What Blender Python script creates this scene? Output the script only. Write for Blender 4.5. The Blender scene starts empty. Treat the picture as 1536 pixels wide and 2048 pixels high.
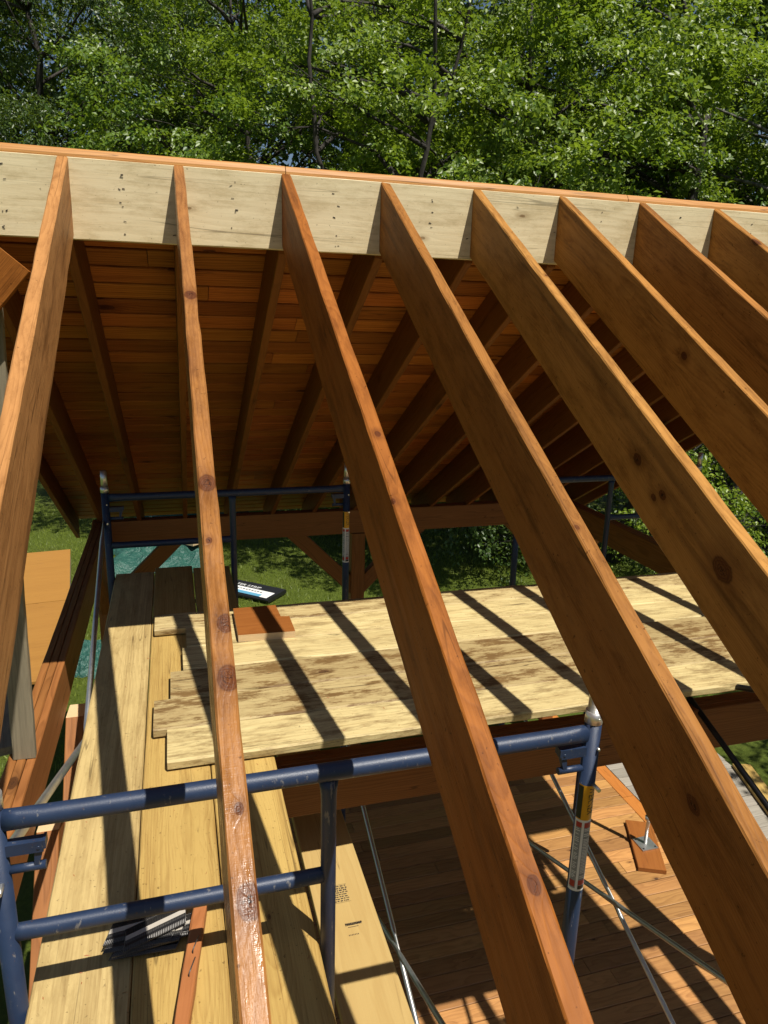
import bpy, bmesh, math, random
import numpy as np
from mathutils import Vector, Matrix
random.seed(7); rng = np.random.default_rng(11)
sc = bpy.context.scene
COL = sc.collection
pi = math.pi

# ------------------------------------------------------------------ camera
cd = bpy.data.cameras.new('camera'); cam = bpy.data.objects.new('camera', cd); COL.objects.link(cam)
cd.sensor_fit = 'VERTICAL'; cd.sensor_height = 36; cd.lens = 1438.66 * 36 / 2048
cd.clip_start = .05; cd.clip_end = 2000
_R = [[0.9606995, 0.2734656, 0.0476767], [-0.2763506, 0.9259803, 0.2572759], [0.0262084, -0.2603403, 0.9651611]]
cam.matrix_world = Matrix(((_R[0][0], _R[0][2], -_R[0][1], .02911), (_R[1][0], _R[1][2], -_R[1][1], -3.06374),
                           (_R[2][0], _R[2][2], -_R[2][1], -.53475), (0, 0, 0, 1)))
sc.camera = cam
sc.render.resolution_x = 768; sc.render.resolution_y = 1024
# ------------------------------------------------------------------ light
SUN = Vector((.246, -.40, 1)).normalized()          # direction towards the sun
elev = math.asin(SUN.z); azim = math.atan2(SUN.x, SUN.y)
w = bpy.data.worlds.new('World'); sc.world = w; w.use_nodes = True
nt = w.node_tree; bg = nt.nodes['Background']
sky = nt.nodes.new('ShaderNodeTexSky'); sky.sky_type = 'NISHITA'; sky.sun_disc = False
sky.sun_elevation = elev; sky.sun_rotation = azim; sky.air_density = 1; sky.dust_density = .6
nt.links.new(sky.outputs[0], bg.inputs[0]); bg.inputs[1].default_value = .05
sd = bpy.data.lights.new('sun', 'SUN'); sd.energy = 5; sd.angle = math.radians(.5); sd.color = (1, .95, .86)
so = bpy.data.objects.new('sun', sd); COL.objects.link(so); so.rotation_euler = (-SUN).to_track_quat('-Z', 'Y').to_euler()
so.location = SUN * 40
sc.view_settings.view_transform = 'Standard'; sc.view_settings.look = 'None'; sc.view_settings.gamma = 1
sc.view_settings.exposure = .4

# ------------------------------------------------------------------ constants of the building
TT = .57917; TH = math.atan(TT); CT, ST = math.cos(TH), math.sin(TH)
X1 = .06993; SP = .4064; RW = .038; RD = .235; DP = RD / CT; HR = .281
ZG = -5.28; ZD = -5.1; ZB = -2.39; ZP = -2.18; ZC = -2.135

# ------------------------------------------------------------------ helpers
WM = {}
def link(o, parent=None, M=None):
    COL.objects.link(o); o.color = (1, 0, 0, 1)
    M = M or Matrix.Identity(4)
    WM[o.name] = M
    if parent is not None:
        o.parent = parent; o.matrix_parent_inverse = WM[parent.name].inverted()
    o.matrix_basis = M
    return o
def tag(o, label=None, cat=None, group=None, kind=None):
    if label: o['label'] = label
    if cat: o['category'] = cat
    if group: o['group'] = group
    if kind: o['kind'] = kind
    return o
def empty(name, loc):
    o = bpy.data.objects.new(name, None); o.empty_display_size = .1
    return link(o, None, Matrix.Translation(Vector(loc)))
class MB:
    def __init__(s): s.v = []; s.f = []; s.m = []; s.sm = []
    def add(s, vs, fs, mi=0, smooth=False):
        b = len(s.v); s.v += [tuple(p) for p in vs]
        for f in fs: s.f.append([i + b for i in f]); s.m.append(mi); s.sm.append(smooth)
    def build(s, name, mats, parent=None, M=None):
        me = bpy.data.meshes.new(name); me.from_pydata(s.v, [], s.f)
        for m in (mats if isinstance(mats, (list, tuple)) else [mats]): me.materials.append(m)
        me.polygons.foreach_set('material_index', s.m); me.polygons.foreach_set('use_smooth', s.sm)
        me.validate(); me.update()
        return link(bpy.data.objects.new(name, me), parent, M)
    def box(s, a, b, mi=0):
        x0, y0, z0 = a; x1, y1, z1 = b
        s.add([(x0,y0,z0),(x1,y0,z0),(x1,y1,z0),(x0,y1,z0),(x0,y0,z1),(x1,y0,z1),(x1,y1,z1),(x0,y1,z1)],
              [(0,3,2,1),(4,5,6,7),(0,1,5,4),(1,2,6,5),(2,3,7,6),(3,0,4,7)], mi)
    def loft(s, rings, mi=0, smooth=False, cap=True):
        n = len(rings[0]); vs = [p for r in rings for p in r]; fs = []
        for i in range(len(rings) - 1):
            for j in range(n):
                k = (j + 1) % n; fs.append((i*n+j, i*n+k, (i+1)*n+k, (i+1)*n+j))
        s.add(vs, fs, mi, smooth)
        if cap:
            b = len(s.v) - len(vs)
            s.f.append([b + j for j in reversed(range(n))]); s.m.append(mi); s.sm.append(False)
            s.f.append([b + (len(rings)-1)*n + j for j in range(n)]); s.m.append(mi); s.sm.append(False)
    def tube(s, pts, rad, mi=0, n=14, squash=None, cap=True):
        pts = [Vector(p) for p in pts]; rings = []
        up = None
        for i, p in enumerate(pts):
            d = (pts[min(i+1, len(pts)-1)] - pts[max(i-1, 0)]).normalized()
            if up is None:
                up = Vector((0,0,1)) if abs(d.z) < .9 else Vector((0,1,0))
            a = d.cross(up).normalized(); b = a.cross(d).normalized(); up = b
            r = rad[i] if isinstance(rad, (list, tuple)) else rad
            ra, rb = (r, r) if squash is None else (r*squash[i][0], r*squash[i][1])
            rings.append([p + a*ra*math.cos(2*pi*k/n) + b*rb*math.sin(2*pi*k/n) for k in range(n)])
        s.loft(rings, mi, True, cap)
    def timber(s, L, W, H, ch=.003, seg=None, jit=.0008, x0=0, y0=0, z0=0, mi=0, sh0=0, sh1=0, rnd=None, bow=0, nick=0):
        """box length L along X, centred on Y, top at z0, chamfered edges, slightly uneven"""
        r = rnd or random
        seg = seg or max(1, int(L / .12))
        rings = []
        for i in range(seg + 1):
            u = i / seg; x = x0 + L*u; hw = W/2; c = ch
            pts = [(-hw, -c), (-hw+c, 0), (hw-c, 0), (hw, -c), (hw, -H+c), (hw-c, -H), (-hw+c, -H), (-hw, -H+c)]
            by = bow * math.sin(pi*u)
            ring = []
            for (y, z) in pts:
                xx = x
                if i == 0: xx += -z * sh0
                if i == seg: xx += -z * sh1
                nk = nick if nick and r.random() < .035 else 0
                ring.append((xx, y0 + (y - math.copysign(nk*.7, y)) + by + r.uniform(-jit, jit), z0 + z + (nk if z < -H/2 else -nk) + r.uniform(-jit, jit)))
            rings.append(ring[::-1])
        s.loft(rings, mi)
def axes(p, ex, ez):
    ex = Vector(ex).normalized(); ez = Vector(ez); ez = (ez - ex*ez.dot(ex)).normalized(); ey = ez.cross(ex)
    return Matrix(((ex.x, ey.x, ez.x, p[0]), (ex.y, ey.y, ez.y, p[1]), (ex.z, ey.z, ez.z, p[2]), (0,0,0,1)))
def lumber(name, mat, p0, p1, W, H, up=(0,0,1), parent=None, **kw):
    """straight timber whose top centre line runs p0 -> p1"""
    p0 = Vector(p0); p1 = Vector(p1)
    m = MB(); m.timber((p1-p0).length, W, H, **kw)
    return m.build(name, mat, parent, axes(p0, p1-p0, up))

# ------------------------------------------------------------------ materials
class N:
    def __init__(s, name):
        s.mat = bpy.data.materials.new(name); s.mat.use_nodes = True
        s.nt = s.mat.node_tree; s.nt.nodes.clear()
        s.out = s.nt.nodes.new('ShaderNodeOutputMaterial')
    def n(s, t, **kw):
        nd = s.nt.nodes.new(t)
        for k, v in kw.items(): setattr(nd, k, v)
        return nd
    def l(s, a, b): s.nt.links.new(a, b)
    def put(s, sock, v):
        if hasattr(v, 'is_output') or isinstance(v, bpy.types.NodeSocket): s.l(v, sock)
        else: sock.default_value = v
    def math(s, op, a, b=0.0, c=None, clamp=False):
        nd = s.n('ShaderNodeMath', operation=op, use_clamp=clamp)
        s.put(nd.inputs[0], a); s.put(nd.inputs[1], b)
        if c is not None: s.put(nd.inputs[2], c)
        return nd.outputs[0]
    def vmath(s, op, a, b=(0,0,0)):
        nd = s.n('ShaderNodeVectorMath', operation=op); s.put(nd.inputs[0], a); s.put(nd.inputs[1], b)
        return nd.outputs['Value'] if op in ('LENGTH', 'DISTANCE') else nd.outputs[0]
    def noise(s, vec, scale=5, detail=2, rough=.5):
        nd = s.n('ShaderNodeTexNoise'); s.put(nd.inputs['Vector'], vec)
        nd.inputs['Scale'].default_value = scale; nd.inputs['Detail'].default_value = detail; nd.inputs['Roughness'].default_value = rough
        return nd.outputs['Fac']
    def mix(s, f, a, b, mode='MIX'):
        nd = s.n('ShaderNodeMix', data_type='RGBA', blend_type=mode)
        s.put(nd.inputs[0], f)
        for k, v in ((6, a), (7, b)):
            if isinstance(v, tuple) and len(v) == 3: v = (*v, 1)
            s.put(nd.inputs[k], v)
        return nd.outputs[2]
    def step(s, v, a, b):
        nd = s.n('ShaderNodeMapRange', interpolation_type='SMOOTHSTEP'); s.put(nd.inputs[0], v)
        nd.inputs[1].default_value = a; nd.inputs[2].default_value = b
        return nd.outputs[0]
    def bsdf(s, col, rough, normal=None, **kw):
        b = s.n('ShaderNodeBsdfPrincipled')
        if isinstance(col, tuple) and len(col) == 3: col = (*col, 1)
        s.put(b.inputs['Base Color'], col); s.put(b.inputs['Roughness'], rough)
        if normal is not None: s.l(normal, b.inputs['Normal'])
        for k, v in kw.items(): s.put(b.inputs[k.replace('_', ' ')], v)
        s.l(b.outputs[0], s.out.inputs[0]); return b
    def bump(s, h, dist=.001, strength=1):
        nd = s.n('ShaderNodeBump'); nd.inputs['Strength'].default_value = strength; nd.inputs['Distance'].default_value = dist
        s.l(h, nd.inputs['Height']); return nd.outputs[0]

def wood(name, light, dark, knot=(.05,.02,.008), ring=100, contrast=.5, kscale=2.2, kkeep=.55, krad=.10, rough=.55, spec=.4,
         var=.25, dirt=None, dirt_amt=0, fibre=.25, knots=(), streak=None, streak_amt=0, bumpd=.0008, saw=0, strips=0, glare=0, checks=.55):
    s = N(name)
    tc = s.n('ShaderNodeTexCoord').outputs['Object']
    rnd = s.n('ShaderNodeObjectInfo').outputs['Random']
    isl = s.n('ShaderNodeNewGeometry').outputs['Random Per Island']
    r = s.math('FRACT', s.math('ADD', s.math('MULTIPLY', rnd, 7.31), s.math('MULTIPLY', isl, 5.17)))
    off = s.n('ShaderNodeCombineXYZ'); s.l(s.math('MULTIPLY', r, 53.0), off.inputs[0])
    s.l(s.math('MULTIPLY', s.math('FRACT', s.math('MULTIPLY', r, 17.3)), 3.0), off.inputs[1]); s.l(s.math('MULTIPLY', r, 9.0), off.inputs[2])
    P = s.vmath('ADD', tc, off.outputs[0])
    def sc3(v, k): return s.vmath('MULTIPLY', v, k)
    sep = s.n('ShaderNodeSeparateXYZ'); s.l(tc, sep.inputs[0])
    w1 = s.math('SUBTRACT', s.noise(sc3(P, (1.1, 5, 5)), 1, 2), .5)
    w2 = s.math('SUBTRACT', s.noise(sc3(P, (1.3, 6, 6)), 1.7, 1), .5)
    y = s.math('ADD', sep.outputs[1], s.math('MULTIPLY', w1, .07)); z = s.math('ADD', sep.outputs[2], s.math('MULTIPLY', w2, .07))
    y = s.math('ADD', y, s.math('MULTIPLY', s.math('SUBTRACT', s.math('FRACT', s.math('MULTIPLY', r, 29.7)), .5), .14))
    z = s.math('ADD', z, s.math('ADD', s.math('MULTIPLY', s.math('FRACT', s.math('MULTIPLY', r, 41.9)), .10), .05))
    rad = s.math('SQRT', s.math('ADD', s.math('MULTIPLY', y, y), s.math('MULTIPLY', z, z)))
    # knots
    if kkeep > 0:
        vo = s.n('ShaderNodeTexVoronoi', voronoi_dimensions='3D', feature='F1'); s.l(sc3(P, (kscale, kscale*2.2, kscale*2.2)), vo.inputs['Vector'])
        vo.inputs['Scale'].default_value = 1
        cs = s.n('ShaderNodeSeparateColor'); s.l(vo.outputs['Color'], cs.inputs[0])
        keep = s.math('LESS_THAN', cs.outputs[0], kkeep)
        size = s.math('ADD', s.math('MULTIPLY', cs.outputs[1], .9), .45)
        kd = s.math('DIVIDE', vo.outputs['Distance'], size)
        kd = s.math('ADD', kd, s.math('MULTIPLY', s.math('SUBTRACT', 1.0, keep), 9.0))
    else: kd = 9.0
    for (kx, ky, kz, kr) in knots:
        dv = sc3(s.vmath('SUBTRACT', tc, (kx, ky, kz)), (.72, 1, 1))
        dd = s.math('MULTIPLY', s.vmath('LENGTH', dv), krad / kr)
        kd = s.math('MINIMUM', kd, dd)
    kd = s.math('ADD', kd, s.math('MULTIPLY', s.math('SUBTRACT', s.noise(P, 60, 1), .5), krad*.25))
    kmask = s.math('SUBTRACT', 1.0, s.step(kd, krad*.75, krad*1.05))
    kin = s.math('SUBTRACT', 1.0, s.step(kd, krad*.1, krad*.8))
    khalo = s.math('SUBTRACT', 1.0, s.step(kd, krad*.9, krad*2.8))
    swirl = s.math('MULTIPLY', s.math('EXPONENT', s.math('MULTIPLY', kd, -.9/krad)), 2.6)
    ph = s.math('ADD', s.math('MULTIPLY', rad, ring), s.math('ADD', swirl, s.math('MULTIPLY', s.noise(sc3(P, (3, 30, 30)), 1, 2), .9)))
    rg = s.math('FRACT', ph)
    rg = s.math('POWER', rg, 1.7)
    rg = s.math('MULTIPLY', rg, s.math('SUBTRACT', 1.0, s.step(s.math('FRACT', ph), .80, 1.0)))
    fib = s.noise(sc3(P, (9, 260, 260)), 1, 3, .65)
    fib2 = s.noise(sc3(P, (2.2, 45, 45)), 1, 3, .6)
    broad = s.noise(sc3(P, (.9, 6, 6)), 1, 3)
    f = s.math('ADD', s.math('MULTIPLY', rg, contrast), s.math('ADD', s.math('MULTIPLY', s.math('SUBTRACT', fib, .42), fibre*1.6),
               s.math('MULTIPLY', s.math('SUBTRACT', fib2, .45), fibre*2.2)), None, True)
    f = s.math('ADD', f, s.math('MULTIPLY', s.math('SUBTRACT', broad, .5), .55))
    if strips:
        wn = s.n('ShaderNodeTexWhiteNoise', noise_dimensions='1D')
        s.l(s.math('FLOOR', s.math('ADD', s.math('MULTIPLY', sep.outputs[1], strips), s.math('MULTIPLY', r, 77.0))), wn.inputs['W'])
        f = s.math('ADD', f, s.math('MULTIPLY', s.math('SUBTRACT', wn.outputs['Value'], .5), .5))
        fine = s.noise(sc3(P, (1.2, 130, 130)), 1, 2, .6)
        f = s.math('ADD', f, s.math('MULTIPLY', s.math('SUBTRACT', fine, .48), .9))
    f = s.math('MAXIMUM', s.math('MINIMUM', f, 1.15), 0.0)
    col = s.mix(f, light, dark)
    if streak:
        stn = s.step(s.noise(sc3(P, (.7, 16, 16)), 1, 2), .56, .72)
        col = s.mix(s.math('MULTIPLY', stn, streak_amt), col, streak)
    col = s.mix(s.math('MULTIPLY', khalo, .45), col, tuple(.5*a+.5*b for a, b in zip(knot, dark)))
    kr2 = s.math('POWER', s.math('FRACT', s.math('MULTIPLY', kd, 4.5/krad)), 1.6)
    kcol = s.mix(kr2, tuple(.55*a+.45*b for a, b in zip(dark, knot)), knot)
    crack = s.math('MULTIPLY', s.math('SUBTRACT', 1.0, s.step(s.math('ABSOLUTE', s.math('SUBTRACT', s.noise(P, 95, 1), .5)), .012, .05)), kin)
    kcol = s.mix(crack, kcol, tuple(.25*a for a in knot))
    rim = s.math('MULTIPLY', s.step(kd, krad*.72, krad*.9), kmask)
    kcol = s.mix(s.math('MULTIPLY', rim, .7), kcol, tuple(.5*a for a in knot))
    col = s.mix(kmask, col, kcol)
    oc = s.n('ShaderNodeObjectInfo')
    if checks:
        cl = s.math('SUBTRACT', 1.0, s.step(s.math('ABSOLUTE', s.math('SUBTRACT', s.noise(sc3(P, (.8, 24, 24)), 1, 1), .5)), .002, .010))
        cl = s.math('MULTIPLY', cl, s.step(s.noise(sc3(P, (1.6, 9, 9)), 1, 1), .50, .62))
        col = s.mix(s.math('MULTIPLY', cl, checks), col, tuple(.22*a for a in dark))
    if dirt:
        dn = s.math('MULTIPLY', s.step(s.noise(sc3(P, (3.6, 12, 12)), 1.4, 7, .75), .44, .68), dirt_amt)
        da = s.n('ShaderNodeSeparateColor'); s.l(oc.outputs['Color'], da.inputs[0])
        dn = s.math('MULTIPLY', dn, da.outputs[0])
        dn = s.math('ADD', dn, s.math('MULTIPLY', da.outputs[1], .7), None, True)
        col = s.mix(dn, col, dirt, 'MULTIPLY')
        sp = s.math('MULTIPLY', s.step(s.noise(P, 75, 2, .7), .66, .74), .65)
        col = s.mix(sp, col, tuple(a*.35 for a in dark))
    v = s.math('ADD', 1 - var/2, s.math('MULTIPLY', s.math('FRACT', s.math('MULTIPLY', r, 61.7)), var))
    vc = s.n('ShaderNodeHueSaturation'); s.l(col, vc.inputs['Color']); s.l(v, vc.inputs['Value'])
    s.l(s.math('ADD', .5 - var*.012, s.math('MULTIPLY', s.math('FRACT', s.math('MULTIPLY', r, 83.3)), var*.024)), vc.inputs['Hue'])
    h = s.math('ADD', s.math('MULTIPLY', rg, -.5), s.math('ADD', s.math('MULTIPLY', fib, .8), s.math('MULTIPLY', fib2, .6)))
    if saw:
        wv = s.noise(sc3(P, (420, 8, 8)), 1, 1); h = s.math('ADD', h, s.math('MULTIPLY', wv, saw))
    rr = s.math('ADD', rough - .1, s.math('MULTIPLY', fib2, .22))
    if glare:
        rr = s.math('SUBTRACT', rr, s.math('MULTIPLY', s.step(s.noise(sc3(P, (10, 45, 45)), 1, 4, .7), .45, .62), glare))
        h = s.math('ADD', h, s.math('MULTIPLY', s.noise(sc3(P, (60, 160, 160)), 1, 3, .6), 1.2))
    s.bsdf(vc.outputs[0], rr, s.bump(h, bumpd), Specular_IOR_Level=spec)
    return s.mat

def plain(name, col, rough=.5, metal=0, nscale=30, namt=.15, bumpd=0, spec=.5, coat=0):
    s = N(name); tc = s.n('ShaderNodeTexCoord').outputs['Object']
    nz = s.noise(tc, nscale, 4, .6)
    c = s.mix(nz, tuple(max(0, a*(1-namt)) for a in col), tuple(a*(1+namt) for a in col))
    nm = s.bump(s.noise(tc, nscale*12, 2), bumpd) if bumpd else None
    s.bsdf(c, s.math('ADD', rough - .06, s.math('MULTIPLY', nz, .12)), nm, Metallic=metal, Specular_IOR_Level=spec, Coat_Weight=coat)
    return s.mat

# stained rafters (warm brown), each shade a real board colour
M = {}
KN = {1: [(.969,.001,0,.019),(1.763,0,0,.021),(2.133,.010,0,.017),(2.246,.006,0,.021),(2.597,.006,0,.020),(2.469,.004,0,.008),(1.93,-.006,0,.007)],
      2: [(1.61,.006,0,.009),(1.844,-.013,0,.007),(2.649,.005,0,.012)], 3: [(1.953,-.012,0,.006),(2.555,-.019,-.084,.016)],
      4: [(1.603,-.019,-.116,.017),(1.727,-.019,-.148,.010),(1.75,-.019,-.117,.013),(2.033,-.019,-.098,.03),(.748,.01,0,.006)], 5: [(1.14,-.019,-.07,.014)]}
RC = {0: ((0.446,0.209,0.0703), (0.237,0.095,0.0264)), 1: ((0.342,0.147,0.0387), (0.171,0.061,0.0132)), 2: ((0.314,0.107,0.0193), (0.142,0.041,0.0061)),
      3: ((0.314,0.133,0.0299), (0.157,0.055,0.0096)), 4: ((0.437,0.211,0.0510), (0.180,0.069,0.0115)), 5: ((0.427,0.195,0.0439), (0.171,0.059,0.0088)), 6: ((0.380,0.162,0.0368), (0.133,0.044,0.0071))}
for i in range(7):
    a, b = RC[i]
    M['raf%d' % i] = wood('stained_rafter_wood_%d' % i, a, b, knot=(.085,.024,.008), ring=(150, 120, 190, 210, 170, 150, 130)[i], contrast=.42, kscale=2.2, kkeep=.16 if i in KN else .34,
                          krad=.1, rough=.52 if i != 1 else .42, spec=.10 if i != 1 else .26, var=.06, fibre=.36, dirt=(.42,.36,.30), dirt_amt=.6, knots=KN.get(i, ()), streak=(.045,.018,.007), streak_amt=.5, saw=.2, glare=.22 if i == 1 else 0)
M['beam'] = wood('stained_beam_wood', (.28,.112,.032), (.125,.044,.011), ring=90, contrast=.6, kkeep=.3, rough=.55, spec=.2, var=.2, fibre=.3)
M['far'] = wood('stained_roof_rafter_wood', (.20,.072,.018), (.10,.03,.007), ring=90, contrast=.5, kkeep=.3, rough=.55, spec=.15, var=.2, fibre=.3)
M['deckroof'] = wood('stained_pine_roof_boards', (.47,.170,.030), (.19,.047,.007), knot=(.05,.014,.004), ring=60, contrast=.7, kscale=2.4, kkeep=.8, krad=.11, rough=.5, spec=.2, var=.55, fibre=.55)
M['cap'] = wood('lit_stained_pine_edge', (.52,.25,.075), (.33,.13,.03), knot=(.12,.04,.012), ring=60, contrast=.5, kscale=2.4, kkeep=.5, krad=.07, rough=.5, spec=.25, var=.1, fibre=.4)  # lighter copy of the roof board wood, sunlight put into its colour
M['ridge'] = wood('pale_ridge_lumber', (.73,.61,.38), (.53,.40,.21), knot=(.20,.11,.045), ring=40, contrast=.28, kscale=2.9, kkeep=.75, krad=.055, rough=.38, var=.05, fibre=.3, bumpd=.0004,
                  dirt=(.72,.68,.60), dirt_amt=.8)
M['lvl'] = wood('laminated_plank_wood', (.44,.295,.088), (.235,.125,.026), knot=(.13,.055,.018), ring=150, contrast=.35, strips=26, kscale=3, kkeep=.3, krad=.05, rough=.6, var=.1, fibre=.5,
                dirt=(.62,.55,.45), dirt_amt=.55)
M['lvlgrey'] = wood('weathered_laminated_plank_wood', (.48,.355,.150), (.26,.17,.06), knot=(.13,.055,.018), ring=110, contrast=.3, strips=26, kscale=3, kkeep=.25, krad=.05, rough=.6, var=.1, fibre=.5,
                dirt=(.66,.62,.56), dirt_amt=.7)
M['pine'] = wood('worn_pine_plank_wood', (.58,.47,.225), (.30,.19,.066), knot=(.14,.06,.02), ring=60, contrast=.4, kscale=2.2, kkeep=.55, krad=.06, rough=.65, var=.1, fibre=.5, checks=.8,
                 dirt=(.30,.215,.14), dirt_amt=1.0)
M['stamped'] = wood('clean_pine_plank_wood', (.44,.305,.115), (.33,.20,.062), knot=(.2,.09,.03), ring=55, contrast=.35, kscale=2.2, kkeep=.4, krad=.045, rough=.5, var=.05, fibre=.22)
M['deck'] = wood('cedar_deck_boards', (.42,.212,.068), (.17,.068,.018), knot=(.05,.02,.008), ring=85, contrast=.5, kscale=3, kkeep=.4, krad=.07, rough=.55, var=.5, fibre=.35)
M['border'] = wood('orange_deck_border', (.42,.15,.03), (.27,.08,.014), ring=80, contrast=.45, kkeep=.2, rough=.5, var=.2)
M['grey'] = wood('weathered_grey_wood', (.30,.27,.22), (.17,.15,.12), knot=(.06,.05,.04), ring=90, contrast=.5, kkeep=.25, rough=.8, var=.25, fibre=.5)
M['prop'] = wood('weathered_prop_wood', (.24,.20,.13), (.12,.10,.065), knot=(.05,.03,.02), ring=70, contrast=.45, kkeep=.3, rough=.75, var=.15, fibre=.5)
M['block'] = wood('stained_offcut_wood', (.27,.095,.022), (.17,.05,.010), ring=50, contrast=.35, kkeep=0, rough=.35, var=.05, fibre=.25)
M['cut'] = wood('fresh_cut_end_grain', (.62,.45,.25), (.48,.32,.15), ring=140, contrast=.35, kkeep=0, rough=.7, var=.1, fibre=.2)
M['stick'] = wood('stained_cleat_wood', (.33,.12,.038), (.18,.055,.016), ring=90, contrast=.4, kkeep=.2, rough=.55, var=.1)
M['ply'] = wood('orange_plywood', (.34,.165,.032), (.21,.085,.013), knot=(.22,.09,.02), ring=30, contrast=.5, kscale=1.2, kkeep=.4, krad=.05, rough=.6, var=.15, fibre=.15)
M['blue'] = plain('blue_painted_steel', (.014,.028,.066), .42, 0, 40, .3, .0004, .45)
def paint():
    s = N('scuffed_blue_paint'); tc = s.n('ShaderNodeTexCoord').outputs['Object']
    a = s.noise(tc, 18, 5, .7); b = s.noise(s.vmath('MULTIPLY', tc, (60, 60, 14)), 1, 4, .75); c = s.noise(tc, 130, 3, .6)
    col = s.mix(a, (.010,.020,.050), (.019,.036,.080))
    col = s.mix(s.math('MULTIPLY', s.step(b, .61, .68), .75), col, (.16,.15,.14))
    col = s.mix(s.math('MULTIPLY', s.step(c, .66, .74), .6), col, (.09,.04,.02))
    s.bsdf(col, s.math('ADD', .34, s.math('MULTIPLY', a, .2)), s.bump(s.noise(tc, 420, 2), .0004), Specular_IOR_Level=.45); return s.mat
M['blue'] = paint()
M['galv'] = plain('galvanised_steel', (.55,.56,.55), .38, .9, 25, .2, .0002)
M['chrome'] = plain('bright_steel', (.66,.65,.62), .34, .85, 20, .12)
M['black'] = plain('black_steel', (.012,.013,.016), .45, .3, 30, .2)
M['ink'] = plain('black_stamp_ink', (.05,.035,.02), .8, 0, 60, .4)
M['hole'] = plain('rusty_nail_mark', (.03,.02,.012), .8, 0, 60, .4)
M['yellow'] = plain('yellow_sticker', (.62,.30,.01), .35, 0, 30, .1)
M['white'] = plain('white_print', (.68,.68,.66), .45, 0, 30, .08)
M['greyprint'] = plain('grey_print', (.22,.23,.24), .5, 0, 260, .55)
M['red'] = plain('red_print', (.35,.02,.02), .4, 0, 30, .1)
M['dark'] = plain('black_print', (.012,.012,.013), .4, 0, 30, .2)
M['nail'] = plain('dark_collated_nail_steel', (.10,.095,.09), .4, .6, 90, .4)
M['tape'] = plain('pale_collating_tape', (.42,.38,.32), .5, 0, 50, .15)
M['sky'] = plain('blue_print', (.10,.30,.45), .4, 0, 30, .1)

# ------------------------------------------------------------------ ground
def ground_mat():
    s = N('lawn_soil'); tc = s.n('ShaderNodeTexCoord').outputs['Object']
    a = s.noise(tc, .7, 4); b = s.noise(tc, 22, 4, .7); c = s.noise(tc, 160, 2)
    col = s.mix(s.math('MULTIPLY', b, 1.1, None, True), (.042,.074,.008), (.15,.19,.023))
    col = s.mix(s.math('MULTIPLY', s.step(a, .5, .75), .5), col, (.10,.10,.025))
    s.bsdf(col, .85, s.bump(s.math('ADD', b, c), .03), Specular_IOR_Level=.2); return s.mat
M['lawn'] = ground_mat()
m = MB(); m.add([(-400,-400,ZG),(400,-400,ZG),(400,400,ZG),(-400,400,ZG)], [(0,1,2,3)])
tag(m.build('lawn', M['lawn']), kind='structure')

def foliage(name, c1, c2, trans, rough=.42):
    s = N(name); isl = s.n('ShaderNodeNewGeometry').outputs['Random Per Island']
    tc = s.n('ShaderNodeTexCoord').outputs['Object']
    big = s.noise(tc, .9, 2)
    f = s.math('ADD', s.math('MULTIPLY', isl, .75), s.math('MULTIPLY', s.math('SUBTRACT', big, .35), .8), None, True)
    col = s.mix(f, c1, c2)
    b = s.n('ShaderNodeBsdfPrincipled'); s.l(col, b.inputs['Base Color']); b.inputs['Roughness'].default_value = rough; b.inputs['Specular IOR Level'].default_value = .5
    t = s.n('ShaderNodeBsdfTranslucent'); s.l(s.mix(.6, col, (.30,.42,.02), 'MIX'), t.inputs[0])
    mx = s.n('ShaderNodeMixShader'); mx.inputs[0].default_value = trans
    s.l(b.outputs[0], mx.inputs[1]); s.l(t.outputs[0], mx.inputs[2]); s.l(mx.outputs[0], s.out.inputs[0])
    return s.mat
M['leafA'] = foliage('bright_leaf', (.055,.125,.010), (.27,.35,.036), .40)
M['leafB'] = foliage('mid_leaf', (.045,.105,.010), (.19,.28,.030), .38)
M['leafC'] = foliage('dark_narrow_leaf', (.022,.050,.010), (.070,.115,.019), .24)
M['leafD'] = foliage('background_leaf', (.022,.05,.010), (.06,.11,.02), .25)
M['grassb'] = foliage('grass_blade', (.09,.135,.011), (.24,.29,.034), .38, .5)
def bark(name, c1, c2):
    s = N(name); tc = s.n('ShaderNodeTexCoord').outputs['Object']
    a = s.noise(s.vmath('MULTIPLY', tc, (14, 14, 3)), 1, 5, .7)
    s.bsdf(s.mix(s.step(a, .35, .7), c1, c2), .85, s.bump(a, .02)); return s.mat
M['barkd'] = bark('dark_bark', (.014,.011,.009), (.055,.045,.036))
M['barkg'] = bark('grey_bark', (.035,.031,.027), (.16,.15,.13))

# ------------------------------------------------------------------ pavilion
pav = empty('pavilion', (1.75, 0, ZD))
tag(pav, 'brown stained timber pavilion under construction, far roof slope boarded and near slope open rafters', 'pavilion')
# ridge board with nail marks
m = MB(); XL, XR = -.93, 4.62
m.timber(XR-XL, .038, HR, ch=.002, seg=40, jit=.0004)
rr = random.Random(3)
for k in range(-2, 12):                     # rows of nail points from the far rafters, plus odd ones
    xc = X1 + (k-1)*SP + .20 + .02
    for zz in (-.05, -.10, -.155, -.205, -.245):
        for q in range(2):
            if rr.random() < .62:
                x = xc - XL + rr.uniform(-.012, .012) + (.17 if rr.random() < .22 else 0); z = zz + rr.uniform(-.012, .012)
                a = rr.uniform(-.6, .6); L = rr.uniform(.0025, .007); h = rr.uniform(.0011, .0024)
                ca, sa = math.cos(a), math.sin(a)
                pts = [(x+dx*ca-dz*sa, z+dx*sa+dz*ca) for dx, dz in ((-L,-h),(L,-h*.5),(L*.8,h),(-L*.7,h))]
                m.add([(px, -.0205, pz) for px, pz in pts], [(0,1,2,3)], 1)
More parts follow.
